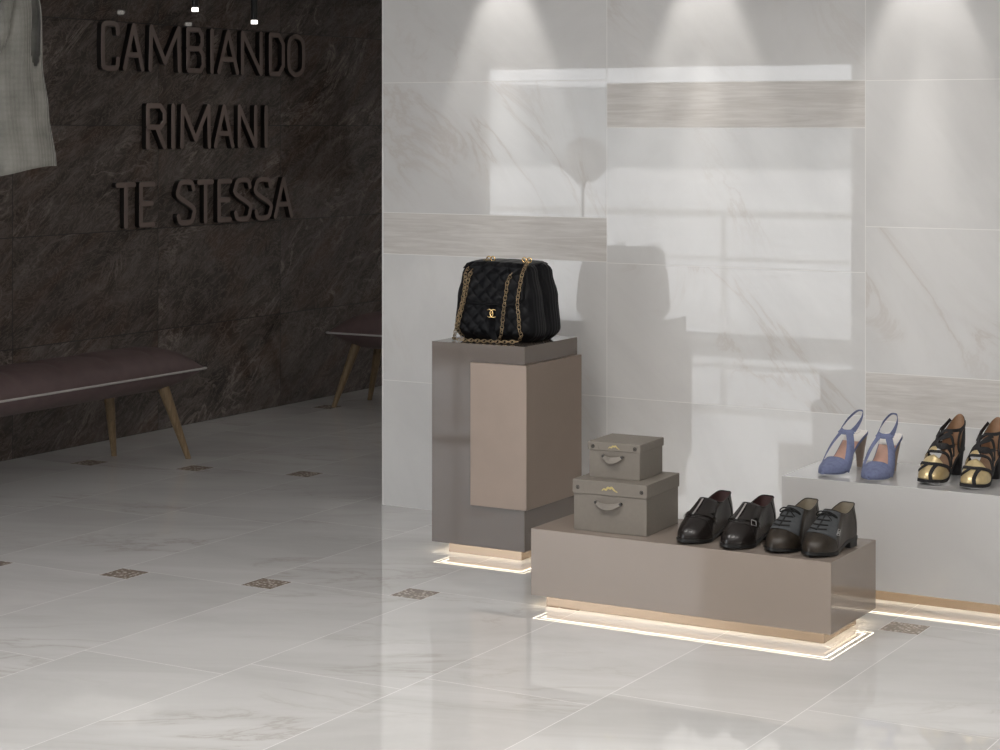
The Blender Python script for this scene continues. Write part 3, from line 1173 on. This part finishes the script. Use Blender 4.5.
def make_men(loc, rz, label, kind, group, badge=False):
    t = thing('loafer' if kind == 'monk' else 'lace_up_shoe', label, 'shoe', loc, rz, group)
    fm = ShoeForm([(q[0] * 1.15, q[1]) for q in MEN_OUT], [(q[0] * 1.12, q[1], q[2] * 1.11) for q in MEN_COL], men_zs, .050, .058, .06, .42, .34, .055)
    leather = M['black_leather'] if kind == 'monk' else M['brown_leather']
    b = MB()
    rows = [[fm.P(k / 72, i / 18) for k in range(72)] for i in range(19)]
    b.grid(rows, True)
    b.build('upper', leather, t, True)
    b = MB()
    rows = []
    for i in range(8):
        q = i / 7
        row = []
        for k in range(72):
            K = fm.P(k / 72, 1)
            o = fm.o(k / 72)
            B = Vector((o.x * .8, min(o.y, .17) * .9 + .01, men_zs(o.y) + .006))
            row.append(K.lerp(B, q) + Vector((-K.x * 0.06, 0, 0)))
        rows.append(row)
    b.grid(rows, True, 0, False, True)
    b.build('lining', M['wine_lining'] if kind == 'monk' else M['beige_lining'], t, True)
    b = MB()
    b.tube([fm.P(k / 72, 1.0) for k in range(72)], 0.0022, 6, True)
    b.build('collar_edge', leather, t, True)
    b = MB()
    sole_mesh(b, fm, 1.06, 0.001, 0.011)
    b.build('sole', M['sole'], t, True, angle=40)
    # stacked heel
    b = MB()
    ring = [fm.o(k / 64) for k in range(-12, 13)]
    ring = [Vector((q.x * 1.04, q.y, 0)) for q in ring if q.y < .088]
    b.grid([[Vector((q.x, q.y, 0)) for q in ring], [Vector((q.x, q.y, men_zs(q.y) - .004)) for q in ring]], True, 0, True, True)
    b.build('heel', M['sole'], t, bevel=0.001)
    # stitched seams
    for path in ([(.30, .0), (.36, .40), (.43, .54), (.5, .57), (.57, .54), (.64, .40), (.70, .0)], [(.10, .05), (.11, .5), (.13, .98)], [(.90, .05), (.89, .5), (.87, .98)]):
        b = MB()
        fm.band(b, path, 0.003, 0.0012, 0.0003)
        b.build('seam', leather, t, True)
    if kind == 'monk':
        # straight metal closure down the tongue
        b = MB()
        fm.band(b, [(.5, .62), (.5, .80), (.5, .97)], 0.008, 0.003, 0.003)
        b.build('metal_bar', M['chrome'], t, True, angle=40)
        # side flaps meeting at the bar
        for s in (1, -1):
            b = MB()
            rows = []
            for i in range(9):
                sv = .60 + .40 * i / 8
                rows.append([fm.at(.5 + s * (.02 + .16 * q), sv, 0.003) for q in [k / 8 for k in range(9)]])
            b.grid(rows)
            o = b.build('flap', leather, t, True)
            md = o.modifiers.new('thickness', 'SOLIDIFY')
            md.thickness = 0.002
        # strap with buckle on the outer side
        b = MB()
        fm.band(b, [(.74, .30), (.67, .52), (.60, .62), (.5, .655), (.40, .60), (.33, .48), (.27, .30)], 0.013, 0.0028, 0.003)
        st = b.build('strap', leather, t, True, angle=40)
        b = MB()
        c = [(.375, .47), (.335, .43), (.345, .55), (.385, .60)]
        c = c if badge else [(1 - q, r_) for q, r_ in c]
        b.tube([fm.at(q[0], q[1], 0.007) for q in c], 0.0016, 6, True)
        b.build('buckle', M['steel'], st, True)
    else:
        # grey suede lace panel wrapping the instep
        b = MB()
        lo = lambda tt: .50 - .24 * min(1, abs(tt - .5) / .17) ** 1.6
        fm.patch(b, .335, .665, 26, lo, .985, 12, 0.0022)
        o = b.build('lace_panel', M['grey_suede'], t, True)
        md = o.modifiers.new('thickness', 'SOLIDIFY')
        md.thickness = 0.0015
        b = MB()
        for sv in (.56, .66, .77, .88):
            fm.band(b, [(.43, sv - .01), (.5, sv + .005), (.57, sv - .01)], 0.0055, 0.003, 0.004)
        fm.band(b, [(.5, .54), (.5, .8), (.5, .96)], 0.006, 0.002, 0.0032)
        # bow at the throat
        top = fm.at(.5, .93, 0.004)
        for s in (1, -1):
            lp = [top, top + Vector((s * .018, .010, .004)), top + Vector((s * .036, .004, -.006)), top + Vector((s * .040, -.004, -.016)), top + Vector((s * .024, .000, -.008)), top]
            b.tube(catmull(lp, 5), 0.0026, 6)
            b.tube(catmull([top, top + Vector((s * .012, .016, -.004)), top + Vector((s * .03, .018, -.022))], 5), 0.0022, 6)
        b.tube([top + Vector((-.007, 0, 0)), top + Vector((.007, 0, 0))], 0.005, 8)
        b.build('laces', M['lace'], t, True)
        if badge:
            b = MB()
            for path in ([(1 - q, r_) for q, r_ in zz] for zz in ([(.345, .40), (.318, .36), (.312, .50), (.338, .54), (.345, .40)], [(.34, .42), (.316, .48)], [(.322, .40), (.336, .50)])):
                b.tube([fm.at(q[0], q[1], 0.0045) for q in path], 0.0011, 5)
            b.build('badge', M['steel'], t, True)
    return t


RS = R(180 - 10)
# heel positions; the toe points to the front edge of the platform
men = [(-3.040, 6.868, 'monk', 'black slip-on shoe with silver tongue bar, beside the boxes', True),
       (-2.868, 6.862, 'monk', 'black slip-on shoe with silver tongue bar, next to the brown lace-up pair', False),
       (-2.706, 6.885, 'oxford', 'brown lace-up shoe with grey instep, next to the black slip-ons', False),
       (-2.568, 6.886, 'oxford', 'brown lace-up shoe with small silver badge, nearest the platform end', True)]
for x, y, kind, lab, bd in men:
    make_men((x, y, lz + 0.0005), RS + R(3), lab, kind, 'dark shoes on the greige platform', bd)

# ------------------------------------------------------------------ blue slingback pumps
PUMP_PROF = [(0.0, .140), (.035, .137), (.075, .116), (.12, .080), (.165, .040), (.20, .021), (.235, .016), (.285, .020)]
PUMP_W = [(0.0, .013), (.012, .027), (.04, .036), (.09, .032), (.14, .032), (.19, .046), (.215, .047), (.245, .036), (.27, .021), (.285, .005)]


def pump_z(y):
    pr = PUMP_PROF
    return lerp_lin(pr, y)


def lerp_lin(tab, x):
    pts = tab
    if x <= pts[0][0]:
        return pts[0][1]
    for i in range(len(pts) - 1):
        if x <= pts[i + 1][0]:
            p0 = pts[max(i - 1, 0)][1]
            p1, p2 = pts[i][1], pts[i + 1][1]
            p3 = pts[min(i + 2, len(pts) - 1)][1]
            t = (x - pts[i][0]) / (pts[i + 1][0] - pts[i][0])
            return 0.5 * (2 * p1 + (p2 - p0) * t + (2 * p0 - 5 * p1 + 4 * p2 - p3) * t * t + (3 * p1 - p0 - 3 * p2 + p3) * t ** 3)
    return pts[-1][1]


def footbed(b, y0, y1, n, wscale, zoff, th, mi=0):
    rows = []
    for i in range(n + 1):
        y = y0 + (y1 - y0) * i / n
        hw = max(lerp_lin(PUMP_W, y) * wscale, 0.002)
        z = pump_z(y) + zoff
        rows.append([(-hw, y, z), (-hw * .6, y, z - .0015), (0, y, z - .002), (hw * .6, y, z - .0015), (hw, y, z), (hw, y, z - th), (0, y, z - th - .001), (-hw, y, z - th)])
    b.grid(rows, True, mi, True, True)


def make_pump(loc, rz, label, mirror=1):
    t = thing('slingback_pump', label, 'shoe', loc, rz, 'dusty blue slingback heels')
    t.scale = (1.10, 1.18, 1.0)
    b = MB()
    footbed(b, 0.0, .285, 50, 1.06, 0.0, .008)
    b.build('sole', M['blue_suede'], t, True, angle=50)
    b = MB()
    footbed(b, .055, .235, 30, .96, 0.0025, .002)
    b.build('insole', M['peach'], t, True, angle=50)
    b = MB()
    footbed(b, .002, .085, 16, 1.0, 0.004, .002)
    pad = b.build('heel_pad', M['cream'], t, True, angle=50)
    b = MB()
    b.tube([(.010 * math.cos(a), .040 + .014 * math.sin(a), pump_z(.040 + .014 * math.sin(a)) + .0055) for a in [2 * PI * k / 16 for k in range(16)]], .0006, 5, True)
    b.build('heel_stamp', M['piping'], pad, True)
    # toe box
    b = MB()
    rows = []
    for i in range(25):
        q = i / 24
        y = .188 + (.2865 - .188) * q
        hw = max(lerp_lin(PUMP_W, min(y, .285)) * 1.10, .003)
        z0 = pump_z(min(y, .285)) - .006
        hgt = lerp_tab([(.188, .047), (.23, .040), (.262, .030), (.28, .019), (.2865, .008)], y)
        row = []
        for k in range(21):
            a = PI * k / 20
            ca = math.cos(a)
            yy = y - (0.022 * math.sin(a) ** 2 - .004) * (1 - q) * -0.6
            row.append((hw * math.copysign(abs(ca) ** .75, ca), yy, z0 + hgt * math.sin(a) ** .8))
        rows.append(row)
    b.grid(rows)
    o = b.build('toe_box', M['blue_suede'], t, True)
    md = o.modifiers.new('thickness', 'SOLIDIFY')
    md.thickness = 0.003
    # side straps rising to the front of the ankle
    for s in (1, -1):
        a = [Vector((s * .046, .212, .020)), Vector((s * .047, .186, .055)), Vector((s * .036, .152, .106)), Vector((s * .017, .124, .148))]
        pts = catmull(a, 8)
        nr = [Vector((s * (1 - .45 * k / 24), .35 + .35 * k / 24, .4)) for k in range(len(pts))]
        b = MB()
        b.ribbon(pts, nr, [lerp_tab([(0, .040), (10, .030), (24, .026)], k) for k in range(len(pts))], .0025)
        b.build('side_strap', M['blue_suede'], t, True, angle=60)
    b = MB()
    pts = catmull([Vector((-.027, .112, .154)), Vector((-.014, .121, .151)), Vector((0, .124, .150)), Vector((.014, .121, .151)), Vector((.027, .112, .154))], 5)
    b.ribbon(pts, [Vector((q.x * 9, .75, .65)) for q in pts], .022, .003)
    b.build('ankle_band', M['blue_suede'], t, True, angle=60)
    # ankle loop
    b = MB()
    lp = [Vector((.025, .114, .156)), Vector((.026, .088, .172)), Vector((.023, .052, .196)), Vector((.012, .022, .217)), Vector((0, .016, .221)),
          Vector((-.012, .022, .217)), Vector((-.023, .052, .196)), Vector((-.026, .088, .172)), Vector((-.025, .114, .156))]
    pts = catmull(lp, 8)
    nr = [Vector((q.x, (q.y - .07) * .5, 0.01)) for q in pts]
    m_ = len(pts)
    b.ribbon(pts, nr, [.020 - .013 * math.sin(PI * k / (m_ - 1)) for k in range(m_)], .0022)
    b.build('ankle_strap', M['blue_suede'], t, True, angle=60)
    b = MB()
    c = Vector((.027, .056, .193))
    b.tube([c + Vector((0, .006 * math.cos(a), .005 * math.sin(a))) for a in [2 * PI * k / 10 for k in range(10)]], .001, 5, True)
    b.build('buckle', M['steel'], t, True)
    # heel
    b = MB()
    rows = []
    for i in range(13):
        q = i / 12
        z = .137 * (1 - q)
        hw = .022 * (1 - q) ** 1.4 + .0095
        y0 = .004 + .010 * q
        y1 = .058 - .028 * min(1, q * 1.6) ** .8
        row = []
        for k in range(16):
            a = 2 * PI * k / 16
            ca, sa = math.cos(a), math.sin(a)
            zz = z if q > .06 else pump_z((y0 + y1) / 2 + (y1 - y0) / 2 * sa) - .006
            row.append((hw * math.copysign(abs(ca) ** .7, ca), (y0 + y1) / 2 + (y1 - y0) / 2 * math.copysign(abs(sa) ** .7, sa), zz))
        rows.append(row)
    b.grid(rows, True, 0, True, True)
    b.build('heel', M['heel_tan'], t, True, angle=60)
    return t


make_pump((-2.798, 7.645, wz + 0.0005), RS + R(3), 'dusty blue slingback pump, left of its pair at the end of the white platform', 1)
make_pump((-2.655, 7.622, wz + 0.0005), RS + R(12), 'dusty blue slingback pump, between its mate and the gold sandals', -1)

# ------------------------------------------------------------------ gold and black strappy heels
GOLD_OUT = [(0, 0), (.022, .006), (.030, .04), (.028, .10), (.034, .15), (.044, .195), (.043, .235), (.030, .268), (0, .282),
            (-.028, .270), (-.041, .24), (-.042, .195), (-.033, .15), (-.027, .10), (-.029, .04), (-.021, .006)]
GOLD_COL = [(0, -.012, .235), (.016, -.004, .228), (.028, .022, .205), (.030, .055, .192), (.027, .082, .190), (.020, .102, .192), (.011, .113, .193), (.004, .117, .193), (0, .118, .193),
            (-.004, .117, .193), (-.011, .113, .193), (-.020, .102, .192), (-.027, .082, .190), (-.030, .055, .192), (-.028, .022, .205), (-.016, -.004, .228)]


def gold_zs(y):
    return lerp_lin([(0, .108), (.04, .104), (.09, .078), (.14, .042), (.19, .022), (.23, .018), (.282, .022)], y)


def make_gold(loc, rz, label):
    t = thing('strappy_heel', label, 'shoe', loc, rz, 'gold and black strappy heels')
    t.scale = (1.14, 1.14, 0.98)
    fm = ShoeForm(GOLD_OUT, GOLD_COL, gold_zs, .050, .05, .06, .40, .22, .075)
    b = MB()
    sole_mesh(b, fm, 1.05, 0.001, 0.012)
    b.build('sole', M['black_suede'], t, True, angle=40)
    b = MB()
    N = 48
    rows = []
    for g in (1.0, .6, .2):
        rows.append([Vector((fm.o(k / N).x * g, .14 + (fm.o(k / N).y - .14) * g, gold_zs(.14 + (fm.o(k / N).y - .14) * g) + .003)) for k in range(N)])
    b.grid(rows, True, 0, False, True)
    b.build('insole', M['tan'], t, True)
    # gold toe piece
    b = MB()
    top = lambda tt: max(.06, .56 - .50 * min(1, abs(tt - .5) / .21) ** 1.5)
    fm.patch(b, .29, .71, 34, 0.0, top, 14)
    o = b.build('toe_piece', M['gold_leather'], t, True)
    md = o.modifiers.new('thickness', 'SOLIDIFY')
    md.thickness = 0.002
    # gold mid band
    b = MB()
    fm.band(b, [(.30, .25), (.37, .52), (.44, .66), (.5, .69)], 0.028, 0.0015, 0.0)
    b.build('instep_piece', M['gold_leather'], t, True, angle=60)
    # heel counter, tan inside and black outside
    b = MB()
    cu = lambda tt: 1.0 - .35 * min(1, abs(tt) / .17) ** 2
    fm.patch(b, -.17, .17, 24, 0.0, cu, 14, -0.0012)
    b.build('counter_lining', M['tan'], t, True)
    b = MB()
    fm.patch(b, -.155, .155, 24, 0.0, lambda tt: cu(tt) - .02, 14, 0.0012)
    o = b.build('heel_counter', M['black_suede'], t, True)
    # black straps
    b = MB()
    W_ = 0.013
    fm.band(b, [(.27, .02), (.33, .24), (.41, .34), (.5, .37), (.59, .34), (.67, .24), (.73, .02)], W_)
    fm.band(b, [(.535, .0), (.53, .14), (.54, .28), (.56, .36)], W_)
    fm.band(b, [(.43, .18), (.46, .27), (.49, .36)], W_ * .8)
    fm.band(b, [(.72, .05), (.66, .44), (.58, .58), (.5, .61), (.42, .57), (.34, .42), (.28, .05)], W_)
    fm.band(b, [(.74, .15), (.66, .60), (.58, .72), (.5, .735), (.42, .69), (.33, .50), (.22, .15)], W_)
    fm.band(b, [(.76, .30), (.68, .78), (.60, .84), (.5, .83), (.42, .77), (.30, .55), (.16, .30)], W_)
    fm.band(b, [(.74, .55), (.66, .62), (.56, .66), (.46, .76), (.36, .86), (.22, .96), (.10, .99)], W_)
    fm.band(b, [(.90, .95), (.78, .93), (.66, .95), (.56, .97), (.44, .92), (.30, .78), (.14, .55)], W_)
    fm.band(b, [(.27, .30), (.36, .62), (.46, .80), (.56, .88), (.68, .90)], W_)
    fm.band(b, [(.73, .32), (.64, .62), (.54, .70)], W_)
    fm.band(b, [(.15, .02), (.19, .4), (.20, .80), (.12, .995)], W_)
    fm.band(b, [(.85, .02), (.81, .4), (.80, .80), (.88, .995)], W_)
    b.build('straps', M['black_suede'], t, True, angle=60)
    # block heel
    b = MB()
    rows = []
    for i in range(11):
        q = i / 10
        hw = .026 - .010 * q ** .7
        y0, y1 = .0 + .010 * q, .056 - .016 * q
        row = []
        for k in range(16):
            a = 2 * PI * k / 16
            ca, sa = math.cos(a), math.sin(a)
            y = (y0 + y1) / 2 + (y1 - y0) / 2 * math.copysign(abs(sa) ** .6, sa)
            row.append((hw * math.copysign(abs(ca) ** .6, ca), y, (gold_zs(y) - .006) * (1 - q)))
        rows.append(row)
    b.grid(rows, True, 0, True, True)
    b.build('heel', M['black_suede'], t, True, angle=60)
    return t


make_gold((-2.412, 7.662, wz + 0.0005), RS + R(5), 'gold and black strappy high heel, beside the blue pumps')
make_gold((-2.258, 7.648, wz + 0.0005), RS + R(8), 'gold and black strappy high heel, nearest the right edge')

# ------------------------------------------------------------------ quilted handbag on the pedestal
BX, BY, BZ = -4.300, 7.425, pz + 0.0005
BW, BD, BH = 0.370, 0.215, 0.325
bag = thing('handbag', 'black quilted handbag with gold chain straps standing on the tall pedestal', 'handbag', (BX, BY, BZ))


def bag_ring(z):
    hw = lerp_tab([(0, .182), (.05, .198), (.18, .187), (.29, .168), (.325, .158)], z)
    hd = lerp_tab([(0, .122), (.05, .145), (.18, .140), (.28, .122), (.325, .100)], z)
    r = 1.0
    if z < .03:
        r = .90 + .10 * math.sin(PI / 2 * z / .03)
    if z > BH - .02:
        r = .86 + .14 * math.sqrt(max(0, 1 - ((z - (BH - .02)) / .02) ** 2))
    return hw * r, hd * r


def quilt(u, z, p_=0.062):
    a = abs(math.sin(PI * (u + z) / p_)) * abs(math.sin(PI * (u - z) / p_))
    return a ** .45


def super_pt(a, hw, hd, e=0.32):
    ca, sa = math.cos(a), math.sin(a)
    return hw * math.copysign(abs(ca) ** e, ca), hd * math.copysign(abs(sa) ** e, sa)


NA = 240
NZ = 84
# even spacing of the ring samples along its outline
_fine = [super_pt(2 * PI * k / 6000, .185, .135) for k in range(6001)]
_len = [0]
for (ax, ay), (bx, by) in zip(_fine, _fine[1:]):
    _len.append(_len[-1] + math.hypot(bx - ax, by - ay))
RING_A = []
_k = 0
for q in range(NA):
    tgt = _len[-1] * (q + .5) / NA
    while _len[_k] < tgt:
        _k += 1
    RING_A.append(2 * PI * _k / 6000)
rows = []
for i in range(NZ + 1):
    z = BH * i / NZ
    hw, hd = bag_ring(z)
    row = []
    for k in range(NA):
        a = RING_A[k]
        x, y = super_pt(a, hw, hd)
        ff = min(1, max(0, (abs(y) - hd * .80) / (hd * .18)))
        edge = min(1, max(0, (hw - abs(x)) / .02))
        q = quilt(x, z)
        d = 0.0085 * q * ff * edge * min(1, z / .03)
        sgn = 1 if y > 0 else -1
        y2 = y + sgn * d
        # gusset folds down the sides
        side = 1 - ff
        x2 = x - math.copysign(side * .018 * math.exp(-(y / .03) ** 2) * (0.4 + z / BH), x) + math.copysign(side * .004 * math.sin(y * 160), x)
        row.append((x2, y2, z))
    rows.append(row)
b = MB()
b.grid(rows, True, 0, True, True)
b.build('body', M['black_quilt'], bag, True)


# flap: over the top and down the front
def flap_path(s):
    """s 0..1 from the back top edge over the top to the front lower edge: returns y, z"""
    if s < .22:
        q = s / .22
        return .098 - .196 * q, BH + .006 + .006 * math.sin(PI * q)
    q = (s - .22) / .78
    z = BH + .004 - q * (BH - .150)
    hw, hd = bag_ring(min(max(z, 0), BH - .02))
    k = min(1, q / .10)
    return -(.098 + (hd + .007 - .098) * math.sin(PI / 2 * k)), z


b = MB()
rows = []
NS, NX = 96, 110
for i in range(NS + 1):
    s = i / NS
    y, z = flap_path(s)
    hw = lerp_tab([(0, .142), (.22, .150), (.6, .158), (1, .162)], s)
    cut = max(0, (s - .86) / .14)
    hw -= .045 * cut ** 1.3
    row = []
    for j in range(NX + 1):
        u = 2 * j / NX - 1
        x = u * hw
        ed = min(1, (hw - abs(x)) / .012)
        bord = 1 if (hw - abs(x)) > .018 and s < .945 else 0
        q = quilt(x, z) * bord + (1 - bord) * .8 * math.sin(PI * min(1, max(0, ((hw - abs(x)) / .018 if s < .945 else (1 - s) / .055))))
        d = .0085 * q * (1 if s > .26 else .4)
        y2 = y - d - .003 * ed
        z2 = z + (d if s <= .26 else 0) - .012 * abs(u) ** 6 * (1 if s < .3 else 0)
        if s > .3:
            y2 += .012 * abs(u) ** 8
        row.append((x, y2, z2))
    rows.append(row)
b.grid(rows)
o = b.build('flap', M['black_quilt'], bag, True)
md = o.modifiers.new('thickness', 'SOLIDIFY')
md.thickness = 0.004
# clasp: two interlocking open rings
b = MB()
zc, yc, rr = 0.122, -.160, .0165
for s in (1, -1):
    pts = []
    for k in range(25):
        a = R(48 + (360 - 96) * k / 24)
        pts.append((.014 + s * rr * (.58 + math.cos(a)), yc - (.0012 if s > 0 else 0), zc + rr * math.sin(a)))
    b.tube(pts, [.0026 if 2 < k < 22 else .0022 for k in range(25)], 8)
b.tube([(.014, yc + .014, zc), (.014, yc, zc)], .004, 12)
cl = b.build('clasp', M['gold'], bag, True)
cl['label'] = 'gold clasp of two interlocking open rings'
# eyelets on the top
for (x, y) in ((-.055, -.07), (-.035, -.07), (.118, -.07), (.142, -.07)):
    b = MB()
    b.tube([(x + .010 * math.cos(a), y + .004, BH + .018 + .010 * math.sin(a)) for a in [2 * PI * k / 16 for k in range(16)]], .003, 7, True)
    b.build('eyelet', M['gold'], bag, True)


def chain(b, pts, pitch=0.0155, wd=0.0066, ln=0.0116, r=0.0016):
    P = catmull(pts, 24)
    d = [0]
    for a, c in zip(P, P[1:]):
        d.append(d[-1] + (c - a).length)
    n = int(d[-1] / pitch)
    k = 0
    for i in range(n + 1):
        s = min(i * pitch, d[-1] - 1e-4)
        while d[k + 1] < s:
            k += 1
        f = (s - d[k]) / max(1e-9, d[k + 1] - d[k])
        c = P[k].lerp(P[k + 1], f)
        t = (P[min(k + 1, len(P) - 1)] - P[max(k - 1, 0)]).normalized()
        up = Vector((0, -1, 0)) if abs(t.y) < .9 else Vector((0, 0, 1))
        u = t.cross(up).normalized()
        v = u.cross(t)
        rot = R(20 if i % 2 else 75)
        sd = u * math.cos(rot) + v * math.sin(rot)
        lk = [c + t * (ln * math.cos(a)) + sd * (wd * math.sin(a)) for a in [2 * PI * q / 12 for q in range(12)]]
        b.tube(lk, r, 5, True)


def fy(z, lift=.014):
    hw, hd = bag_ring(min(max(z, .0), BH - .02))
    return -(hd + lift + .006)


def strand(xz):
    return [(x, fy(z) if z < BH - .01 else -.085, z) for x, z in xz]


b = MB()
chain(b, strand([(-.050, .338), (-.079, .325), (-.102, .280), (-.118, .180), (-.138, .108), (-.148, .050), (-.137, .014)]))
chain(b, strand([(-.118, .322), (-.123, .288), (-.122, .220), (-.135, .144), (-.148, .100), (-.161, .042), (-.178, .014)]))
b.build('chain_strap', M['chain_gold'], bag, True)
b = MB()
chain(b, strand([(.121, .325), (.088, .270), (.081, .205), (.072, .130), (.069, .085), (.062, .040), (.039, .012)]))
chain(b, strand([(.146, .336), (.150, .295), (.142, .225), (.138, .170), (.146, .110), (.150, .062), (.156, .035), (.134, .012)]))
b.build('chain_strap', M['chain_gold'], bag, True)
b = MB()
chain(b, [(-.180, -.150, .010), (-.150, -.188, .009), (-.100, -.200, .009), (-.04, -.202, .009), (.02, -.198, .009), (.08, -.190, .009), (.134, -.165, .010)])
b.build('chain_strap', M['chain_gold'], bag, True)

# ------------------------------------------------------------------ floor lamp in the front room, mirrored in the white wall
t = thing('floor_lamp', 'slim floor lamp with a round shade standing by the storefront window', 'floor lamp', (-6.10, 4.44, 0))
b = MB()
b.tube([(0, 0, 0), (0, 0, 0.02)], 0.14, 28)
b.build('base', M['steel'], t, True, angle=40)
b = MB()
b.tube(catmull([(0, 0, .02), (0, 0, 1.36), (0, 0, 1.40)], 4) + [Vector((-.11, 0, 1.50)), Vector((-.22, 0, 1.60))], 0.010, 10)
b.build('pole', M['steel'], t, True)
b = MB()
b.tube([(0.02, 0.03, 1.58), (0.02, -0.03, 1.58)], 0.145, 36)
b.tube([(0.0, 0, 1.38), (0.02, 0, 1.45)], 0.010, 8)
b.build('lamp_shade', M['lamp_fabric'], t, True, angle=40)
